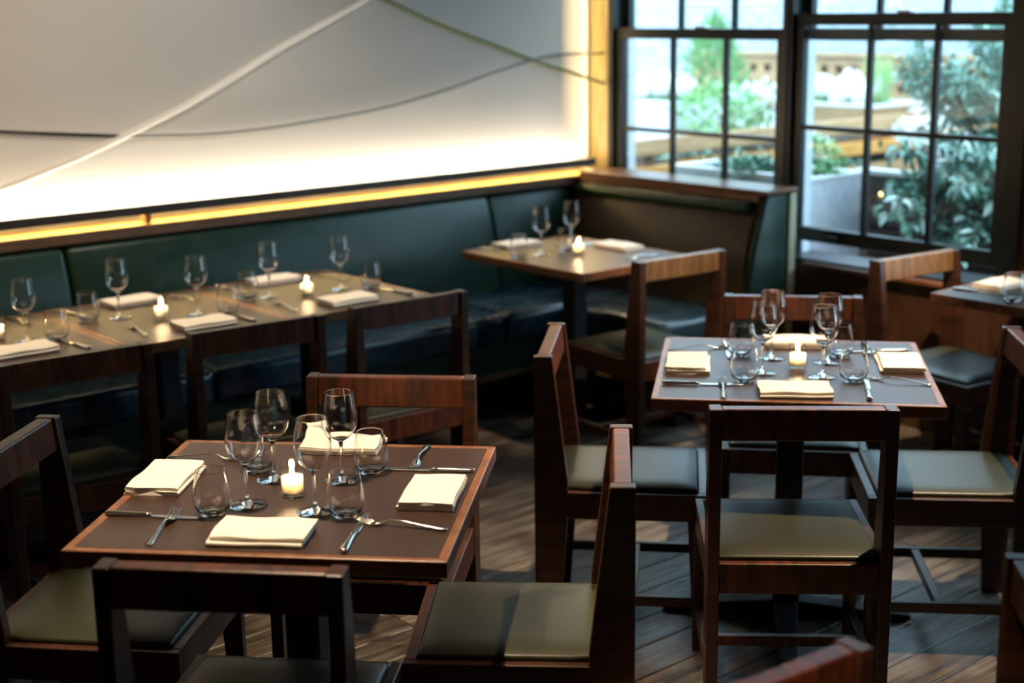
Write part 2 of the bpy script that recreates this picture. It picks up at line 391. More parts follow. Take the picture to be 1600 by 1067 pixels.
room(MB().box(5.03, 5.15, 4.094, 4.078, WZ0, WZ1).box(5.03, 5.15, 1.389, 1.471, WZ0, WZ1).box(5.03, 5.15, 2.92, 2.971, WZ0 - .03, WZ1), 'trim_3', 'frame', bevel=.003)

# ledge over the banquette, LED-lit, with the fabric panel floating above it
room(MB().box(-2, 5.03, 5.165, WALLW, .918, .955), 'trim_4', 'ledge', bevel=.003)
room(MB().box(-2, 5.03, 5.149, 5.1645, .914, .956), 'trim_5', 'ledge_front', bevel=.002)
pan = tag(empty('wall_panel', RM(1.9, 5.26, .98), TH), 'long white fabric wall panel glowing along its foot above the banquette', 'panel')
def lp(u, w, z): return (u - 1.9, w - 5.25, z - .98)
x0, x1 = -1.5 - 1.9, 4.935 - 1.9
MB().add([(x0, 0, .02), (x1, 0, .02), (x1, 0, 1.7), (x0, 0, 1.7)], [(0, 1, 2, 3)]).build('fabric', 'fabric', pan)
MB().box(x0, x1, -.066, -.056, .008, .045).box(x0, x1, -.056, .012, .008, .014).build('bottom_rail', 'blackrail', pan, bevel=.002)
for uu in (4.80,): MB().box(uu - 1.9 - .02, uu - 1.9 + .02, .012, .045, .07, 1.7).build('stile', 'ledge', pan)
MB().box(x0, x1, .012, .10, 1.66, 1.7).build('top_rail', 'blackrail', pan)
for uu in (2.50, 1.86): MB().box(uu - 1.9 - .012, uu - 1.9 + .012, -.064, -.02, -.026, .008).build('bracket', 'ledge_front' if uu > 2 else 'blackrail', pan)
def cord(name, pts, w, r, mat, label):
    c = RM(3.0, w, 1.4)
    # smooth the path (Catmull-Rom)
    P_ = [Vector((u - 3.0, 0, z - 1.4)) for u, z in pts]; out = []
    for i in range(len(P_) - 1):
        p0, p1, p2, p3 = P_[max(i - 1, 0)], P_[i], P_[i + 1], P_[min(i + 2, len(P_) - 1)]
        for k in range(4):
            t = k / 4.0
            out.append(.5 * ((2 * p1) + (p2 - p0) * t + (2 * p0 - 5 * p1 + 4 * p2 - p3) * t * t + (3 * p1 - p0 - 3 * p2 + p3) * t ** 3))
    out.append(P_[-1])
    tag(MB().tube(out, r, 10).build(name, mat, None, True, loc=c, rotz=TH), label, 'cord', 'cords strung over the wall panel')
cord('wall_cord', [(1.62, 1.055), (1.927, 1.13), (2.115, 1.184), (2.311, 1.246), (2.516, 1.323), (2.729, 1.406), (2.953, 1.51), (3.186, 1.623), (3.593, 1.804), (4.4, 2.19), (4.9, 2.44)], 5.2455, .0125, 'rope', 'thick white rope slanting across the glowing wall panel')
cord('wall_cord', [(1.2, 1.44), (1.6, 1.385), (1.949, 1.346), (2.14, 1.326), (2.43, 1.297)], 5.251, .0075, 'cord_black', 'thin black cord at the left, running behind the white rope')
cord('wall_cord', [(2.43, 1.297), (2.513, 1.294), (2.774, 1.281), (2.995, 1.282), (3.227, 1.294), (3.661, 1.334), (4.019, 1.395), (4.324, 1.466), (4.605, 1.524), (4.78, 1.537), (5.04, 1.534)], 5.251, .0065, 'cord_grey', 'thin grey cord sagging right from the white rope to the corner')
cord('wall_cord', [(2.7, 2.20), (3.25, 1.985), (3.725, 1.803), (4.028, 1.688), (4.327, 1.595), (4.605, 1.506), (4.80, 1.453), (5.04, 1.385)], 5.250, .0085, 'cord_green', 'green cord falling to the right across the upper wall panel')

# ------------------------------------------------------------------ corner banquette
bq = tag(empty('corner_banquette', RM(3.0, 5.0, 0), TH), 'long dark green leather corner bench running along the lit wall', 'bench')
def B_(mb, name, mat, **kw):
    mb.v = [(x - 3.0, y - 5.0, z) for x, y, z in mb.v]
    return mb.build(name, mat, bq, **kw)
def backprof(dw): return [(5.055 + dw, .455), (5.075 + dw, .62), (5.115 + dw, .80), (5.152 + dw, .905), (5.33, .905), (5.33, .455)]
for a, b, dw in ((-1.7, .09, 0), (.10, 2.125, 0), (2.135, 4.195, 0), (4.205, 4.80, .022)):
    B_(MB().extr(backprof(dw), a, b, 'x'), 'back_cushion', 'leather', bevel=.022, seg=4, smooth=True)
for a, b in ((-1.7, .9), (.905, 2.45), (2.455, 3.87), (3.875, 4.72)):
    B_(MB().box(a, b, 4.63, 5.10, .335, .468), 'seat_cushion', 'leather_seat', bevel=.028, seg=4, smooth=True)
B_(MB().box(4.20, 4.72, 4.005, 4.625, .335, .468), 'seat_cushion', 'leather_seat', bevel=.028, seg=4, smooth=True)
prof = [(4.655, .455), (4.675, .62), (4.72, .80), (4.765, .895), (4.785, .925), (4.925, .925), (4.925, .455)]
B_(MB().extr([(p_[0], p_[1]) for p_ in prof], 3.995, 5.15, 'y'), 'back_cushion', 'leather_warm_lit', bevel=.02, seg=4, smooth=True)
B_(MB().box(4.72, 4.79, 4.02, 5.14, .868, .925), 'head_roll', 'leather', bevel=.026, seg=4, smooth=True)
prof2 = [(4.64, .30), (4.66, .50), (4.70, .72), (4.78, .955), (4.925, .955), (4.925, .0), (4.64, .0)]
B_(MB().extr(prof2, 3.962, 3.994, 'y'), 'end_panel', 'leather', bevel=.013, seg=3, smooth=True)
B_(MB().box(4.927, 4.972, 3.955, 5.32, 0, .962), 'back_board', 'oldwood', bevel=.004)
B_(MB().box(4.765, 4.976, 3.950, 5.14, .957, .978), 'top_rail', 'railwood', bevel=.004)
B_(MB().box(4.765, 4.785, 3.998, 5.14, .926, .957), 'top_rail', 'railwood', bevel=.003)
B_(MB().box(-1.7, 4.24, 4.66, 4.70, .205, .334).box(4.21, 4.25, 4.01, 4.66, .205, .334), 'front_panel', 'leather')
B_(MB().box(-1.7, 4.22, 4.648, 4.69, .178, .204), 'trim_strip', 'ledge_front', bevel=.003)
B_(MB().box(4.195, 4.235, 4.01, 4.648, .178, .204), 'trim_strip', 'ledge_front', bevel=.003)
B_(MB().box(-1.7, 4.9, 4.75, 5.32, 0, .334).box(4.30, 4.9, 4.03, 4.75, 0, .334), 'plinth', 'blackrail')

# ------------------------------------------------------------------ tables
def make_table(W, D):
    def f():
        t = empty('dining_table')
        e = .02
        tb = MB()
        # frame of edge lipping, mitred, with the inlay let into it
        o_ = [(-W / 2, -D / 2), (W / 2, -D / 2), (W / 2, D / 2), (-W / 2, D / 2)]
        i_ = [(-W / 2 + e, -D / 2 + e), (W / 2 - e, -D / 2 + e), (W / 2 - e, D / 2 - e), (-W / 2 + e, D / 2 - e)]
        for k in range(4):
            q = (k + 1) % 4
            tb = MB().hexa([(*o_[k], .716), (*o_[q], .716), (*i_[q], .716), (*i_[k], .716)], [(*o_[k], .75), (*o_[q], .75), (*i_[q], .75), (*i_[k], .75)])
            tb.build('edge_strip', 'edge', t, bevel=.0025)
        MB().box(-W / 2 + e, W / 2 - e, -D / 2 + e, D / 2 - e, .718, .7496).build('tabletop', 'inlay', t)
        MB().box(-.15, .15, -.15, .15, .706, .716).build('mounting_plate', 'steel_dark', t)
        MB().box(-.038, .038, -.038, .038, .03, .706).build('column', 'steel_dark', t, bevel=.006)
        for k in range(4):
            a = k * PI / 2; c, s = math.cos(a), math.sin(a)
            def Q(r, h, z): return (r * c - h * s, r * s + h * c, z)
            mb = MB().hexa([Q(.02, -.035, .005), Q(.36, -.022, .005), Q(.36, .022, .005), Q(.02, .035, .005)],
                           [Q(.02, -.035, .055), Q(.36, -.022, .020), Q(.36, .022, .020), Q(.02, .035, .055)])
            ft = mb.build('foot', 'steel_dark', t, bevel=.004)
            x_, y_, _ = Q(.335, 0, 0)
            MB().lathe([(0, 0), (.018, 0), (.018, .006), (0, .006)], 12, x_, y_).build('glide', 'steel_dark', ft)
        return t
    return f
TABLES = {
 'A': ((-.46245, 2.91451), -.12018, .76, .727, 'square brown table nearest the camera, fully laid for four', 'the nearest table'),
 'B': ((.79848, 3.92819), -.16195, .76, .727, 'square table with blue-grey sheen, laid for four, right of the nearest one', 'the blue-grey table'),
}
def rc(u, w): v = RM(u, w); return (v.x, v.y)
ROWW = 4.435
TABLES['T3'] = (rc(2.756, ROWW), TH, .596, .73, 'right-hand brown table of the joined banquette row', 'the right-hand banquette table')
TABLES['T2'] = (rc(2.157, ROWW), TH, .596, .73, 'middle brown table of the joined banquette row', 'the middle banquette table')
TABLES['T1'] = (rc(1.558, ROWW), TH, .596, .73, 'leftmost brown table of the joined banquette row, cut by the frame', 'the leftmost banquette table')
TABLES['C'] = (rc(4.025, 4.372), TH, .62, .76, 'brown table in the corner of the banquette, lit by one candle', 'the corner booth table')
TABLES['W'] = (rc(4.672, 2.475), TH, .65, .75, 'dark table pushed against the sill of the right window', 'the window table')
for k, ((x, y), a, W_, D_, lab, short) in TABLES.items():
    place('table%.3f%.3f' % (W_, D_), make_table(W_, D_), (x, y, 0), a, lab, 'table', 'banquette row tables' if k[0] == 'T' else None)

# ------------------------------------------------------------------ chairs
def make_chair():
    c = empty('dining_chair')
    for s in (-1, 1):
        a, b = sorted((s * .192, s * .2225))
        MB().extr([(-.2425, 0), (-.175, 0), (-.148, .40), (-.148, .47), (-.190, .83), (-.2425, .83)], a, b, 'x').build('rear_leg', 'chair', c, bevel=.003)
        a, b = sorted((s * .193, s * .2225))
        MB().hexa([(a, .205, 0), (b, .205, 0), (b, .237, 0), (a, .237, 0)], [(a, .185, .362), (b, .185, .362), (b, .237, .362), (a, .237, .362)]).build('front_leg', 'chair', c, bevel=.003)
        a, b = sorted((s * .197, s * .2205))
        MB().box(a, b, -.150, .239, .362, .440).build('side_rail', 'chair', c, bevel=.003)
        a, b = sorted((s * .198, s * .218))
        MB().box(a, b, -.172, .212, .105, .135).build('stretcher', 'chair', c, bevel=.003)
    MB().box(-.1975, .1975, .214, .239, .362, .440).build('front_rail', 'chair_x', c, bevel=.003)
    MB().box(-.1925, .1925, -.236, -.212, .362, .440).build('rear_rail', 'chair_x', c, bevel=.003)
    MB().box(-.199, .199, .018, .042, .105, .133).build('stretcher', 'chair_x', c, bevel=.003)
    MB().hexa([(-.1925, -.2345, .750), (.1925, -.2345, .750), (.1925, -.190, .750), (-.1925, -.190, .750)],
              [(-.1925, -.2345, .829), (.1925, -.2345, .829), (.1925, -.197, .829), (-.1925, -.197, .829)]).build('top_rail', 'chair_x', c, bevel=.004)
    # cushion, slightly crowned
    mb = MB(); n = 10; x0_, x1_, y0_, y1_ = -.1965, .1965, -.147, .2135
    X = [x0_ + (x1_ - x0_) * i / n for i in range(n + 1)]; Y = [-.211] + [y0_ + (y1_ - y0_) * i / n for i in range(n + 1)]
    vs = []; idx = {}
    for j, y in enumerate(Y):
        for i, x in enumerate(X):
            xx = x * (.1915 / .1965) if y < -.146 else x
            e = min(1, min(abs(xx - x0_), abs(x1_ - xx), abs(y + .211), abs(y1_ - y)) / .05)
            idx[i, j] = len(vs); vs.append((xx, y, .450 + .008 * (e * (2 - e))))
    fs = [(idx[i, j], idx[i + 1, j], idx[i + 1, j + 1], idx[i, j + 1]) for j in range(len(Y) - 1) for i in range(n)]
    k0 = len(vs)
    ring = [(i, 0) for i in range(n)] + [(n, j) for j in range(len(Y) - 1)] + [(i, len(Y) - 1) for i in range(n, 0, -1)] + [(0, j) for j in range(len(Y) - 1, 0, -1)]
    for q in ring: vs.append((vs[idx[q]][0], vs[idx[q]][1], .428))
    for r in range(len(ring)):
        q = (r + 1) % len(ring); fs.append((idx[ring[r]], k0 + r, k0 + q, idx[ring[q]]))
    fs.append(tuple(range(k0, k0 + len(ring)))[::-1])
    mb.add(vs, fs); mb.build('seat', 'seat', c, bevel=.007, seg=3, smooth=True)
    return c
CH = [
 ((.702, 3.462), -3.5, 'wooden chair at the near side of the blue-grey table, back to the camera'),
 ((.890, 4.358), 171, 'wooden chair at the far side of the blue-grey table, reddish back rail'),
 ((.324, 3.975), -97, 'wooden chair seen side-on at the left of the blue-grey table'),
 ((1.232, 3.885), 84, 'wooden chair at the right of the blue-grey table, grey-green seat under it'),
 ((.016, 2.925), 86, 'wooden chair at the right of the nearest table, seat half in shadow'),
 ((-.343, 3.389), 173.3, 'wooden chair at the far side of the nearest table, glossy red-brown rail'),
 ((-.485, 2.520), -6.8, 'dark wooden chair at the near side of the nearest table, cut by the frame'),
 ((-.925, 3.035), -97.5, 'dark wooden chair at the left of the nearest table, sloping back rail'),
 ((-1.363, 4.083), 36, 'very dark wooden chair before the leftmost banquette table'),
 ((-.905, 4.450), 34.5, 'wooden chair before the middle banquette table, teal bench seen through it'),
 ((-.469, 4.793), 37, 'wooden chair before the right-hand banquette table'),
 ((.522, 5.550), 35.5, 'wooden chair at the corner booth table, warm-lit tan back rail'),
 ((1.652, 5.137), 213, 'wooden chair beside the right window, golden-lit back rail'),
 ((.21, 2.02), 35.5, 'blurred reddish chair back rising from the bottom edge'),
 ((1.062, 2.067), -97, 'blurred dark chair at the right edge, only one post in view'),
]
for (xy_, a, lab) in CH:
    c_ = place('chair', make_chair, (xy_[0], xy_[1], 0), math.radians(a), lab, 'chair', 'matching wooden dining chairs')
    if 'golden' in lab or 'tan back' in lab:            # warm light on these two back rails is put into their colour
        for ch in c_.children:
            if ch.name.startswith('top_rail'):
                ch.data = ch.data.copy(); ch.data.materials[0] = M['chair_warm_lit']; ch['label'] = 'back rail coloured as if warmly lit'

# ------------------------------------------------------------------ tableware
def make_wine():
    t = empty('wine_glass')
    MB().lathe([(0, .0006), (.0388, .0003), (.0396, .0010), (.0388, .0018), (.027, .0032), (.012, .0062), (.0065, .0105), (.0046, .0155), (0, .0155)], 40).build('foot', 'glass', t, True)
    MB().lathe([(0, .0156), (.0045, .0156), (.0037, .026), (.0034, .05), (.0037, .075), (.0052, .0885), (0, .0885)], 20).build('stem', 'glass', t, True)
    out = [(.0053, .0886), (.0105, .0935), (.0190, .099), (.0275, .108), (.0345, .1190), (.0385, .131), (.0398, .143), (.0393, .156), (.0374, .171), (.0346, .186), (.0319, .2005), (.03175, .2012), (.0315, .2018)]
    inn = [(.0312, .2021), (.0309, .2018), (.03075, .2012)] + [(r - .0011, z) for r, z in out[::-1][3:-2]]
    inn[3] = (.0308, .2003)
    MB().lathe([(0, .0886)] + out + inn + [(.0105, .0965), (0, .0945)], 48).build('bowl', 'glass', t, True)
    return t
def make_tumbler():
    t = empty('water_tumbler')
    out = [(.0195, .0), (.0225, .001), (.0285, .008), (.0335, .018), (.0362, .031), (.0360, .044), (.0342, .060), (.0312, .080), (.0286, .0990), (.0285, .0997), (.0283, .1003)]
    inn = [(.0279, .1006), (.0276, .1003), (.0274, .0997), (.0275, .0988), (.0302, .080), (.0332, .060), (.0350, .044), (.0351, .031), (.0322, .019), (.0265, .0115), (.0185, .0085), (.0115, .0105), (.005, .0150), (0, .0160)]
    out = [(r * 1.09, z * .96) for r, z in out]; inn = [(r * 1.09 + (.0001 if r > .02 else 0), z * .96) for r, z in inn]
    MB().lathe([(0, .0045), (.010, .003), (.0200, .0002)] + out + inn, 48).build('bowl', 'glass', t, True)
    return t
def make_candle():
    t = empty('votive_candle')
    MB().lathe([(0, 0), (.0225, 0), (.0240, .0018), (.0246, .071), (.0245, .0718), (.0240, .0724), (.0234, .0725), (.0229, .0720), (.0228, .0712), (.0222, .012), (.0215, .0095), (0, .009)], 36).build('glass_holder', 'votive', t, True)
    MB().lathe([(0, .0095), (.0214, .0095), (.0219, .0420), (.0150, .0385), (.006, .0375), (0, .0375)], 32).build('wax', 'wax', t, True)
    MB().tube([(0, 0, .0373), (.0004, 0, .042), (.0010, 0, .0445)], .0007, 6).build('wick', 'wick', t)
    MB().lathe([(0, .0395), (.0030, .0415), (.0050, .0455), (.0047, .0510), (.0025, .0580), (.0010, .0630), (0, .0655)], 16).build('flame', 'flame', t, True)
    l = bpy.data.lights.new('flame_light', 'POINT'); l.energy = 1.5; l.color = (1, .66, .36); l.shadow_soft_size = .006
    lo = bpy.data.objects.new('flame_light', l); COL.objects.link(lo); lo.parent = t; lo.location = (0, 0, .0535)
    t.scale = (1.08, 1.08, 1.04)
    return t
def make_napkin(seed):
    def f():
        r = random.Random(seed); mb = MB(); nx = 14
        for k, (z0, th, oy, ox, tw) in enumerate(((.0004, .0088, 0, 0, 0), (.0096, .0084, r.uniform(.002, .006), r.uniform(-.003, .003), r.uniform(-.02, .03)))):
            L_, D_ = .190, .122 - .004 * k
            y0, y1 = -D_ / 2 + oy, D_ / 2 + oy; R_ = th / 2; zc = z0 + R_
            prof = []
            for i in range(7):
                a = PI / 2 + PI * i / 6; prof.append((y0 + R_ + R_ * math.cos(a), zc + R_ * math.sin(a)))      # folded edge
            prof += [(y0 + .03, zc - R_), (0, zc - R_), (y1 - .03, zc - R_), (y1 - .001, zc - R_), (y1, zc - R_ * .8), (y1, zc - .0004), (y1 - .02, zc - .0003), (y1 - .02, zc + .0003), (y1 - .002, zc + .0004), (y1 - .002, zc + R_ * .8), (y1 - .003, zc + R_), (y1 - .03, zc + R_), (0, zc + R_), (y0 + .03, zc + R_)]
            m_ = len(prof); vs = []; fs = []
            ph = r.random() * 6
            for i in range(nx + 1):
                x = -L_ / 2 + L_ * i / nx
                e = min(i, nx - i) / nx
                for y, z in prof:
                    bump = .0012 * math.sin(x * 46 + ph + y * 20) * (1 if z > z0 + R_ * .5 else 0) * (1 if k else .3)
                    crown = .0022 * math.cos(x * 15) * math.cos(y * 22) * (1 if z > zc else .0) * k
                    xx = x + ox + (.0022 * math.sin(y * 60 + ph) if i in (0, nx) else 0)
                    vs.append((xx - y * tw, y + .0012 * math.sin(x * 38 + ph) + x * tw, max(.0004, z + bump + crown)))
            for i in range(nx):
                for j in range(m_):
                    q = (j + 1) % m_; fs.append((i * m_ + j, i * m_ + q, (i + 1) * m_ + q, (i + 1) * m_ + j))
            fs += [tuple(range(m_))[::-1], tuple(range(nx * m_, nx * m_ + m_))]
            mb.add(vs, fs)
        return mb.build('napkin', 'napkin', None, False)
    return f
def ribbon(stations, th):
    """stations: (y, x centre, half width, z); returns a closed strip of thickness th"""
    mb = MB(); vs = []; fs = []
    for y, xc, hw, z in stations:
        vs += [(xc - hw, y, z), (xc, y, z + th * .45), (xc + hw, y, z), (xc, y, z - th * .55)]
    for i in range(len(stations) - 1):
        for j in range(4):
            q = (j + 1) % 4; fs.append((i * 4 + j, i * 4 + q, i * 4 + 4 + q, i * 4 + 4 + j))
    fs += [(0, 1, 2, 3), tuple(len(vs) - 4 + j for j in range(4))[::-1]]
    return mb.add(vs, fs)
def make_fork():
    t = empty('dinner_fork')
    h = ribbon([(0, 0, .0050, .0030), (.004, 0, .0082, .0030), (.012, 0, .0096, .0034), (.030, 0, .0078, .0048), (.060, 0, .0056, .0085), (.090, 0, .0036, .0120), (.112, 0, .0031, .0132), (.124, 0, .0040, .0110), (.132, 0, .0075, .0072), (.140, 0, .0112, .0042), (.150, 0, .0122, .0030), (.153, 0, .0122, .0031)], .0036)
    h.build('handle', 'cutlery', t, True)
    mb = MB()
    for q in (-1.5, -.5, .5, 1.5):
        xc = q * .0066
        r_ = ribbon([(.1525, xc, .0025, .0031), (.160, xc, .0022, .0036), (.172, xc * .98, .0019, .0060), (.186, xc * .96, .0015, .0105), (.191, xc * .95, .0006, .0122)], .0026)
        mb.add(r_.v, r_.f)
    mb.build('tines', 'cutlery', t, True)
    return t
def make_knife():
    t = empty('table_knife')
    vs = []; fs = []; n = 12
    st = [(0, .0040, .0030), (.002, .0072, .0044), (.010, .0086, .0050), (.04, .0076, .0048), (.08, .0058, .0044), (.090, .0054, .0042), (.0915, .0068, .0050), (.095, .0068, .0050), (.0965, .0050, .0036), (.101, .0042, .0026)]
    for y, a, b in st: vs += [(a * math.cos(2 * PI * j / n), y, .0052 + b * math.sin(2 * PI * j / n)) for j in range(n)]
    for i in range(len(st) - 1):
        for j in range(n):
            q = (j + 1) % n; fs.append((i * n + j, i * n + q, (i + 1) * n + q, (i + 1) * n + j))
    fs += [tuple(range(n))[::-1], tuple(range(len(vs) - n, len(vs)))]
    MB().add(vs, fs).build('handle', 'cutlery', t, True)
    bl = [(-.0045, .1005), (.0045, .1005), (.0078, .112), (.0088, .140), (.0088, .185), (.0072, .206), (.0030, .219), (-.0030, .2225), (-.0058, .212), (-.0062, .180), (-.0060, .112)]
    MB().extr(bl, .0018, .0036, 'z').build('blade', 'cutlery', t, bevel=.0006, seg=1)
    return t

TOP = .75
QUAD = ('near left', 'near right', 'far left', 'far right')
SIDE = ('left', 'near', 'right', 'far')
PTS = {
'A': {'wine': [(-0.5624, 2.8424), (-0.4133, 2.7968), (-0.5321, 3.0082), (-0.38, 2.9967)], 'tumbler': [(-0.6248, 2.7906), (-0.3463, 2.7671), (-0.581, 3.0779), (-0.321, 3.0474)], 'candle': [(-0.4749, 2.8991)], 'napkin': [(-0.772, 3.0066, 83), (-0.501, 2.655, -6), (-0.1757, 2.8816, 263), (-0.4073, 3.2383, 173)], 'fork': [(-0.8092, 3.1787, -.6629, 3.1571), (-0.7139, 2.6073, -.701, 2.8136), (-0.1344, 2.6737, -.301, 2.7205), (-0.2047, 3.2383, -.2263, 3.0749)], 'knife': [(-0.8493, 2.7964, -.6518, 2.7614), (-0.3294, 2.5586, -.3093, 2.7393), (-0.0876, 3.0364, -.2849, 3.0639), (-0.5973, 3.2533, -.5846, 3.0735)]},
'B': {'wine': [(0.7036, 3.8781), (0.8618, 3.8259), (0.7595, 4.0474), (0.9108, 3.984)], 'tumbler': [(0.6388, 3.7902), (0.9347, 3.7729), (0.6752, 4.0842), (0.9628, 4.0582)], 'candle': [(0.8131, 3.9299)], 'napkin': [(0.508, 3.975, 82), (0.7515, 3.6634, -5), (1.105, 3.9385, 261), (0.866, 4.2236, 173)], 'fork': [(0.4707, 4.17, .6471, 4.185), (0.5557, 3.6106, .5837, 3.8353), (1.1337, 3.7139, .9813, 3.7978), (1.0753, 4.235, 1.0578, 4.092)], 'knife': [(0.4114, 3.7761, .6097, 3.751), (0.932, 3.5747, .9743, 3.7983), (1.180, 4.1069, 1.0, 4.1027), (0.6545, 4.2564, .6433, 4.0862)]},
'T3': {'wine': [(-0.8784, 5.0817), (-0.634, 5.2079)], 'tumbler': [(-0.9545, 5.064), (-0.5245, 5.2367)], 'candle': [(-0.7467, 5.1073)], 'napkin': [(-0.915, 5.385, 220), (-0.5851, 4.9787, 40)], 'fork': [(-0.7524, 5.5, -.66, 5.41), (-0.745, 4.8222, -.84, 4.961)], 'knife': [(-1.1218, 5.2888, -.9952, 5.1666), (-0.3597, 5.0863, -.4909, 5.2091)]},
'T2': {'wine': [(-1.3387, 4.7521), (-1.0791, 4.7961)], 'tumbler': [(-1.4338, 4.7179), (-0.976, 4.7993)], 'candle': [(-1.1895, 4.7313)], 'napkin': [(-1.3667, 5.0141, 222), (-1.0248, 4.6198, 38)], 'fork': [(-1.252, 5.1257, -1.1687, 5.0452), (-1.1745, 4.4604, -1.2479, 4.5769)], 'knife': [(-1.5758, 4.8772, -1.4931, 4.7941), (-0.8568, 4.6576, -.9608, 4.7772)]},
'T1': {'wine': [(-1.5468, 4.4209)], 'tumbler': [(-1.4524, 4.4326)], 'candle': [(-1.6537, 4.464)], 'napkin': [(-1.5087, 4.2628, 40)], 'fork': [(-1.738, 4.78, -1.6436, 4.6823)], 'knife': [(-1.306, 4.292, -1.4233, 4.4039)]},
'C': {'wine': [(0.1292, 5.9024), (0.263, 6.0704)], 'tumbler': [(0.0346, 5.8477), (0.2349, 5.9899)], 'candle': [(0.2853, 5.9045)], 'napkin': [(0.023, 6.1434, 220), (0.4662, 6.0519, 130)], 'fork': [(0.19, 6.22, .29, 6.10), (0.615, 5.855, .47, 5.735)], 'knife': [(-0.130, 6.0709, -.03, 5.96), (0.38, 6.165, .24, 6.05)]},
'W': {'tumbler': [(1.7358, 4.8169), (1.8269, 4.8546)], 'napkin': [(1.785, 5.085, 218)], 'knife': [(1.5919, 5.0349, 1.6634, 4.9702)]},
}
POS = {'A': (QUAD, SIDE), 'B': (QUAD, SIDE), 'T3': (('left', 'right'), ('bench-side', 'chair-side')), 'T2': (('left', 'right'), ('bench-side', 'chair-side')),
       'T1': (('only visible',), ('chair-side',)), 'C': (('left', 'right'), ('bench-side', 'end-bench')), 'W': (('left', 'right'), ('chair-side',))}
KIND = {'wine': (make_wine, 'wine glass', 'clear stemmed wine glass', 'wine glasses'), 'tumbler': (make_tumbler, 'tumbler', 'stemless clear tumbler', 'water tumblers'),
        'candle': (make_candle, 'candle', 'lit votive candle in a small glass', 'votive candles'), 'napkin': (None, 'napkin', 'folded white linen napkin', 'linen napkins'),
        'fork': (make_fork, 'fork', 'steel dinner fork', 'dinner forks'), 'knife': (make_knife, 'knife', 'steel table knife', 'table knives')}
cnt = 0
for T, d in PTS.items():
    short = TABLES[T][5]
    for kind, lst in d.items():
        mk, cat, desc, grp = KIND[kind]
        for i, e in enumerate(lst):
            x, y = e[0], e[1]
            if kind in ('wine', 'tumbler'): lab = '%s, the %s one on %s' % (desc, POS[T][0][i], short); rz = cnt * .7
            elif kind == 'candle': lab = '%s at the centre of %s' % (desc, short); rz = cnt
            else:
                side = POS[T][1][i] if i < len(POS[T][1]) else 'far'
                if T == 'T1' and kind == 'fork': side = 'bench-side'
                lab = '%s of the %s place setting on %s' % (desc, side, short)
                rz = math.radians(e[2]) if kind == 'napkin' else math.atan2(e[3] - y, e[2] - x) - PI / 2
            key = kind
            if kind == 'napkin': key = 'napkin%d' % (cnt % 4); mk = make_napkin(cnt % 4)
            z = TOP
            if kind == 'fork' and i == 1 and T in 'AB': z = TOP + .0015   # its tines rest on the knife
            place(key, mk, (x, y, z), rz, lab, cat, grp + ' on ' + short)
            cnt += 1

# ------------------------------------------------------------------ patio beyond the windows (room axes)
room(MB().box(5.22, 13, -4, 12, -.12, -.02), 'ground', 'patio')
wp = room(MB().box(9.85, 10.0, -1, 11.5, -.02, 3.0), 'wall_patio', 'mortar')
bm_ = MB().box(-.018, 0, -.102, .102, -.032, .032).mesh('brick'); bm_.materials.append(M['white_brick'])
for r in range(17):
    for c in range(15):
        o = bpy.data.objects.new('brick', bm_); COL.objects.link(o); o.parent = wp
        o.location = (9.851 - rw.uniform(0, .004), 7.0 + .212 * c + (.106 if r % 2 else 0), .82 + .074 * r)
room(MB().box(9.835, 9.8499, -1, 6.85, .7, 2.95).box(9.835, 9.8499, 6.85, 11, 2.10, 2.95), 'trim_6', 'white_brick')
# slatted screen in front of the far wall
scr = tag(empty('garden_screen', RM(9.0, 6.3, 0), TH), 'long wooden screen with rows of small openings before the white wall', 'screen')
for z0, z1, t_ in ((1.365, 1.395, .05), (1.298, 1.347, .03), (1.165, 1.238, .03), (.985, 1.112, .03)):
    MB().box(-t_, 0, -2.2, 2.0, z0, z1).build('slat', 'cedar_y', scr, bevel=.004)
for z0, z1 in ((1.238, 1.298), (1.112, 1.165)):
    for k in range(30): MB().box(-.025, -.002, -2.15 + .14 * k, -2.15 + .14 * k + .075, z0, z1).build('block', 'cedar', scr)
MB().box(.02, .05, -2.2, 2.0, .0, 1.36).build('back_panel', 'darkboard', scr)
for y in (-2.15, 0, 1.9): MB().box(0, .02, y, y + .08, 0, 1.37).build('post', 'cedar', scr)
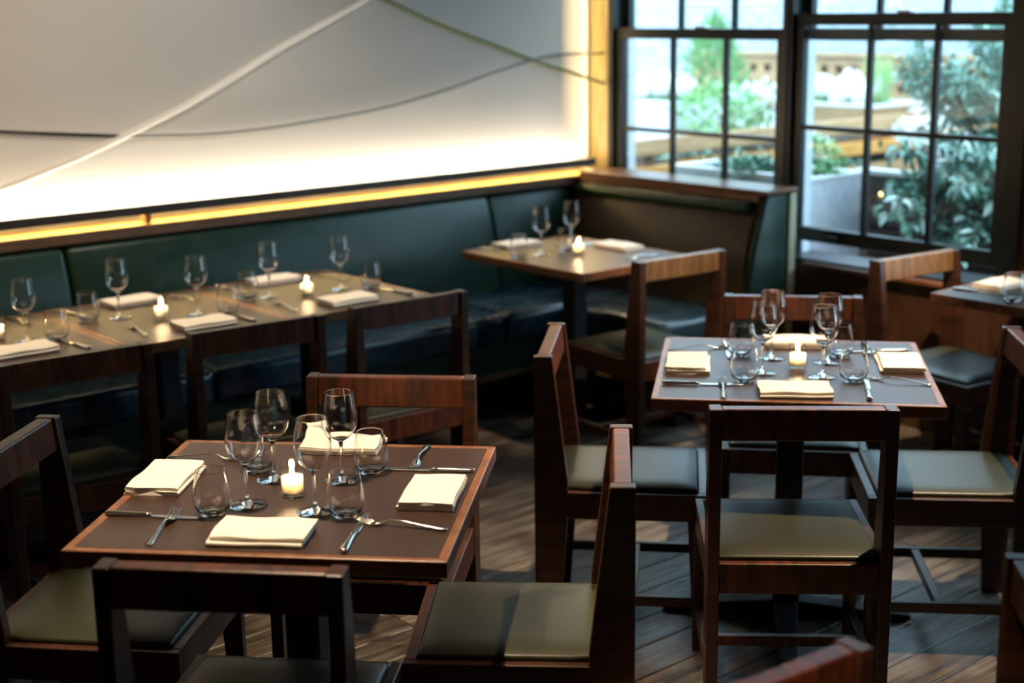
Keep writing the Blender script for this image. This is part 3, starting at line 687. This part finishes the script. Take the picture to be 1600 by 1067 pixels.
# long raised bed along the side of the patio
rb = tag(empty('raised_bed', RM(7.2, 5.55, 0), TH), 'long raised timber bed with pale tan top board running away from the window', 'planter')
for z0, z1, m_ in ((.955, 1.045, 'cedar'), (.815, .895, 'amber'), (.66, .75, 'cedar'), (.50, .60, 'cedar')):
    MB().box(-1.9, 1.9, -.025, .025, z0, z1).build('board', m_, rb, bevel=.004)
for x in (-1.5, -.2, 1.1): MB().box(x - .04, x + .04, .027, .09, 0, 1.0).build('post', 'darkboard', rb)
MB().box(-1.9, 1.9, .095, .8, 0, .90).build('soil', 'soil', rb)
def box_planter(name, u0, u1, w0, w1, z1, label, body, rim, rimh=.02):
    uc, wc = (u0 + u1) / 2, (w0 + w1) / 2; a, b = (u1 - u0) / 2, (w1 - w0) / 2
    t = tag(empty(name, RM(uc, wc, -.02), TH), label, 'planter'); H = z1 + .02; k = .035
    mb = MB().box(-a, a, -b, -b + k, 0, H - rimh).box(-a, a, b - k, b, 0, H - rimh).box(-a, -a + k, -b + k, b - k, 0, H - rimh).box(a - k, a, -b + k, b - k, 0, H - rimh)
    mb.build('box', body, t, bevel=.003)
    MB().box(-a - .006, a + .006, -b - .006, -b + k, H - rimh, H).box(-a - .006, a + .006, b - k, b + .006, H - rimh, H).box(-a - .006, -a + k, -b + k, b - k, H - rimh, H).box(a - k, a + .006, -b + k, b - k, H - rimh, H).build('rim', rim, t, bevel=.003)
    MB().box(-a + k, a - k, -b + k, b - k, 0, H - .05).build('soil', 'soil', t)
    return t
box_planter('concrete_planter', 5.50, 5.91, 4.30, 5.20, .945, 'pale grey concrete planter box close outside the windows', 'concrete', 'concrete_rim')
box_planter('concrete_planter', 7.0, 7.5, 6.63, 7.3, 1.135, 'distant grey concrete planter under the white hydrangea ball', 'concrete', 'concrete_rim')
box_planter('garden_planter', 7.95, 8.5, 5.72, 6.35, 1.10, 'tan planter holding white flowers, beyond the raised bed', 'cedar_y', 'concrete_rim')
box_planter('concrete_planter', 8.3, 8.75, 5.15, 5.68, 1.06, 'grey planter half hidden by the leafy shrub, beyond the raised bed', 'concrete', 'concrete_rim')
wpl = tag(empty('wooden_planter', RM(5.98, 3.4, 0), TH), 'dark planked wooden planter behind the big leafy shrub', 'planter')
for k in range(7):
    z0 = .80 - .135 * k
    MB().box(-.022, 0, -.85, .96, max(z0, -.02), z0 + .125).build('board', 'darkboard', wpl, bevel=.004)
MB().box(-.035, .05, -.87, .97, .925, .95).build('rim', 'concrete_rim', wpl, bevel=.003)
MB().box(.002, .55, -.85, .9, -.02, .90).build('soil', 'soil', wpl)

def leaf_mb(L_=.085, W_=.036, droop=.25):
    st = [(0, .08), (.2, .62), (.45, 1.0), (.7, .8), (.9, .32)]
    mb = MB(); vs = []; fs = []
    for t, h in st:
        z = -droop * L_ * t * t
        vs += [(-W_ / 2 * h, L_ * t, z + .18 * W_ * h), (0, L_ * t, z), (W_ / 2 * h, L_ * t, z + .18 * W_ * h)]
    tip = len(vs); vs.append((0, L_, -droop * L_))
    for i in range(len(st) - 1):
        a = i * 3; fs += [(a, a + 1, a + 4, a + 3), (a + 1, a + 2, a + 5, a + 4)]
    a = (len(st) - 1) * 3; fs += [(a, a + 1, tip), (a + 1, a + 2, tip)]
    return mb.add(vs, fs)
def addleaf(mb, src, p, d, roll, s):
    """bake one leaf of the source at p, pointing along d"""
    d = d.normalized(); x = d.cross(Vector((0, 0, 1)));
    x = x.normalized() if x.length > 1e-4 else Vector((1, 0, 0)); n = x.cross(d)
    x2 = x * math.cos(roll) + n * math.sin(roll); n2 = x2.cross(d)
    mb.add([p + x2 * v[0] * s + d * v[1] * s + n2 * v[2] * s for v in src.v], src.f)
def rvec(r):
    while True:
        v = Vector((r.uniform(-1, 1), r.uniform(-1, 1), r.uniform(-1, 1)))
        if .05 < v.length < 1: return v.normalized()
LEAF = {}
for nm, (l_, w_, dr) in {'a': (.088, .036, .25), 'b': (.072, .026, .4), 'c': (.066, .030, .15)}.items():
    for mt in ('leaf_bluegreen', 'leaf_pale', 'leaf_dark'):
        me = leaf_mb(l_, w_, dr).mesh('leaf', True); me.materials.append(M[mt]); LEAF[nm, mt] = me
def big_shrub(name, label, roots, tips, seed, nleaf, stuff, hang, wts, fol):
    r = random.Random(seed); t = tag(empty(name, roots[0], 0), label, 'shrub'); base = Vector(roots[0])
    def put(p, d, s):
        me = LEAF[r.choice('aabc'), r.choices(('leaf_bluegreen', 'leaf_pale', 'leaf_dark'), wts)[0]]
        o = bpy.data.objects.new('leaf', me); COL.objects.link(o); o.parent = t
        d = d.normalized(); x = d.cross(Vector((0, 0, 1))).normalized(); n = x.cross(d); a = r.uniform(-.5, .5)
        x2 = x * math.cos(a) + n * math.sin(a); n2 = x2.cross(d)
        o.matrix_local = Matrix(((x2.x * s, d.x * s, n2.x * s, p.x - base.x), (x2.y * s, d.y * s, n2.y * s, p.y - base.y), (x2.z * s, d.z * s, n2.z * s, p.z - base.z), (0, 0, 0, 1)))
    per = max(1, nleaf // len(tips)); mbs = MB(); src = leaf_mb(.07, .03, .3)
    for k, tip in enumerate(tips):
        tip = Vector(tip); root = Vector(roots[k % len(roots)])
        mid = root.lerp(tip, .55) + Vector((r.uniform(-.05, .05), r.uniform(-.05, .05), .05))
        MB().tube([v - base for v in (root, mid, tip)], [.009, .006, .003], 6).build('stem', 'bark', t, True)
        ax = (tip - mid).normalized()
        for i in range(per):
            a = i * 2.4 + r.random(); q = i / per
            p = mid.lerp(tip, .35 + .65 * q)
            side = ax.orthogonal().normalized(); side = side * math.cos(a) + ax.cross(side) * math.sin(a)
            d = side + ax * (.1 + .9 * q) + Vector((0, 0, -hang))
            put(p, d, r.uniform(.8, 1.25))
        for i in range(stuff // len(tips)):
            p = mid.lerp(tip, r.uniform(-.2, 1)) + rvec(r) * r.uniform(.0, .09)
            addleaf(mbs, src, p - base, rvec(r) + Vector((0, 0, -hang)), r.uniform(-.5, .5), r.uniform(.6, 1.0))
    f_ = mbs.build('foliage', fol, t, True); f_['kind'] = 'stuff'
    return t
r5 = random.Random(11)
tips = [RM(r5.uniform(5.58, 5.95), wq, zq) + Vector((0, 0, r5.uniform(-.03, .03))) for wq, zq in
        ((4.02, 1.10), (3.95, .98), (4.03, .90), (3.98, .80), (3.86, 1.16), (3.88, .86), (3.84, .72), (3.76, 1.06), (3.72, .92), (3.78, .64), (3.66, 1.18), (3.62, .78), (3.58, .98), (3.52, .66), (3.50, 1.10), (3.46, .86), (3.42, .72), (3.68, .60), (3.40, 1.0), (3.40, .58))]
big_shrub('variegated_shrub', 'large shrub with pale variegated leaves close outside the right window', [RM(6.15, 3.75, .86), RM(6.12, 3.55, .86), RM(6.2, 3.9, .86)], tips, 5, 280, 900, .45, (5, 4, 2), 'leaf_dark')
tips = [RM(r5.uniform(6.2, 6.75), wq, zq) for wq, zq in
        ((4.36, 1.52), (4.32, 1.38), (4.40, 1.44), (4.26, 1.58), (4.22, 1.30), (4.16, 1.46), (4.14, 1.64), (4.08, 1.34), (4.04, 1.55), (4.02, 1.75), (3.98, 1.42), (3.94, 1.66), (3.90, 1.30), (3.90, 1.84), (3.84, 1.52), (3.80, 1.72), (3.78, 1.36), (4.20, 1.22), (4.0, 1.22), (3.86, 1.20), (3.72, 1.60), (3.7, 1.85))]
big_shrub('silver_tree', 'silvery leaved small tree rising behind the right window', [RM(6.42, 3.72, .86), RM(6.44, 3.85, .86)], tips, 9, 286, 2600, .1, (5, 6, 1), 'leaf_bluegreen')

def bush(name, label, centre, rad, n, mat, seed, leaf=(.05, .02, .2), shape='ball', cat='shrub', stem=True, up=.3):
    r = random.Random(seed); t = tag(empty(name, centre, 0), label, cat); mb = MB(); src = leaf_mb(*leaf)
    for i in range(n):
        v = rvec(r) * r.uniform(.35, 1.0) ** .5
        if shape == 'cone': k = 1.0 - .75 * max(0, (v.z + 1) / 2); v = Vector((v.x * k, v.y * k, v.z))
        p = Vector((v.x * rad[0], v.y * rad[1], v.z * rad[2]))
        addleaf(mb, src, p, v + Vector((0, 0, up)) + rvec(r) * .6, r.uniform(-.8, .8), r.uniform(.7, 1.2))
    f_ = mb.build('foliage', mat, t, True); f_['kind'] = 'stuff'
    if stem: MB().tube([(0, 0, -rad[2] - .12), (.01, 0, -rad[2] * .3), (0, 0, rad[2] * .5)], [.014, .01, .004], 6).build('stem', 'bark', t, True)
    return t
def hydrangea(label, centre, heads, seed):
    r = random.Random(seed); t = tag(empty('hydrangea', centre, 0), label, 'flower')
    mbl = MB(); src = leaf_mb(.09, .05, .25)
    for x, y, z, R_ in heads:
        mb = MB()
        for i in range(90):
            v = rvec(r); p = Vector((x, y, z)) + v * R_ * r.uniform(.85, 1.05)
            a = v.orthogonal().normalized(); b = v.cross(a); s = .019
            for q in range(4):
                c = math.cos(q * PI / 2 + .4), math.sin(q * PI / 2 + .4)
                e1 = a * c[0] + b * c[1]; e2 = a * -c[1] + b * c[0]
                mb.add([p, p + e1 * s * .7 + e2 * s * .5 + v * .003, p + e1 * s * 1.2, p + e1 * s * .7 - e2 * s * .5 + v * .003], [(0, 1, 2, 3)])
        mb.lathe([(0, -R_ * .85), (R_ * .6, -R_ * .6), (R_ * .85, 0), (R_ * .6, R_ * .6), (0, R_ * .85)], 10, 0, 0)
        k = len(mb.v) - 32
        mb.v[k:] = [(vx + x, vy + y, vz + z) for vx, vy, vz in mb.v[k:]]
        h = mb.build('flower_head', 'petal', t); h['kind'] = 'stuff'
        MB().tube([(x * .5, y * .5, -.22), (x, y, z - R_ * .7)], .006, 6).build('stem', 'leaf_green', t)
        for i in range(9):
            a = r.random() * 2 * PI; addleaf(mbl, src, Vector((x, y, z - R_ * .9)), Vector((math.cos(a), math.sin(a), r.uniform(-.3, .4))), r.uniform(-.4, .4), r.uniform(.8, 1.3))
    f_ = mbl.build('foliage', 'leaf_green', t, True); f_['kind'] = 'stuff'
hydrangea('white hydrangea ball on the distant grey planter, seen through the left window', RM(7.2, 6.90, 1.22), [(0, 0, .02, .105), (-.13, .06, -.01, .085), (.12, -.09, .0, .09)], 1)
hydrangea('white hydrangea heads in the tan planter, seen through the right window', RM(8.15, 6.05, 1.18), [(0, 0, .045, .095), (.14, -.10, .02, .09), (-.16, .10, .02, .09), (.03, -.22, -.02, .085), (-.08, -.05, -.03, .085)], 2)
bush('conifer', 'green conical shrub in the middle of the left window', RM(7.62, 6.83, 1.30), (.36, .36, .40), 1500, 'leaf_green', 3, (.075, .014, .1), 'cone', up=.9)
bush('garden_shrub', 'low pale green bush left of centre in the raised bed', RM(6.75, 6.0, 1.10), (.30, .30, .17), 700, 'leaf_green', 4, (.06, .026, .2))
bush('garden_shrub', 'low bush with whitish leaves at the right end of the left window', RM(6.9, 5.78, 1.13), (.26, .22, .16), 500, 'leaf_pale', 6, (.05, .022, .2))
bush('garden_shrub', 'small green and white bush in the near concrete planter', RM(5.72, 4.44, 1.0), (.12, .12, .12), 320, 'leaf_green', 8, (.045, .02, .2))
bush('white_flowers', 'spray of tiny white flowers over the near concrete planter', RM(5.70, 4.47, 1.075), (.10, .10, .075), 260, 'petal', 12, (.02, .016, .1), cat='flower')
bush('garden_shrub', 'dark leafy plants hanging below the raised bed board', RM(6.3, 5.46, .87), (.75, .05, .05), 420, 'leaf_dark', 13, (.06, .026, .4), stem=False, up=-.3)
bush('garden_shrub', 'dark plants with an amber board behind, filling the near concrete planter', RM(5.70, 4.86, .92), (.16, .30, .05), 420, 'leaf_dark', 21, (.06, .026, .3))
bush('white_flowers', 'white blossom cluster before the far planters in the right window', RM(6.9, 4.62, 1.06), (.16, .2, .07), 420, 'petal', 14, (.032, .02, .1), cat='flower')
gt = tag(empty('grass_tuft', RM(8.2, 5.86, 1.06), 0), 'tuft of fresh green grass blades beside the white flowers', 'plant')
mb = MB(); r6 = random.Random(4)
for i in range(170):
    a = r6.random() * 2 * PI; R_ = r6.random() * .07; h = r6.uniform(.22, .40); ln = r6.uniform(.02, .14)
    x, y = R_ * math.cos(a), R_ * math.sin(a); c, s = math.cos(a), math.sin(a)
    mb.add([(x - s * .004, y + c * .004, 0), (x + s * .004, y - c * .004, 0), (x + c * ln * .4 + s * .003, y + s * ln * .4 - c * .003, h * .6), (x + c * ln * .4 - s * .003, y + s * ln * .4 + c * .003, h * .6), (x + c * ln, y + s * ln, h)], [(0, 1, 2, 3), (3, 2, 4)])
mb.build('foliage', 'leaf_fresh', gt)['kind'] = 'stuff'
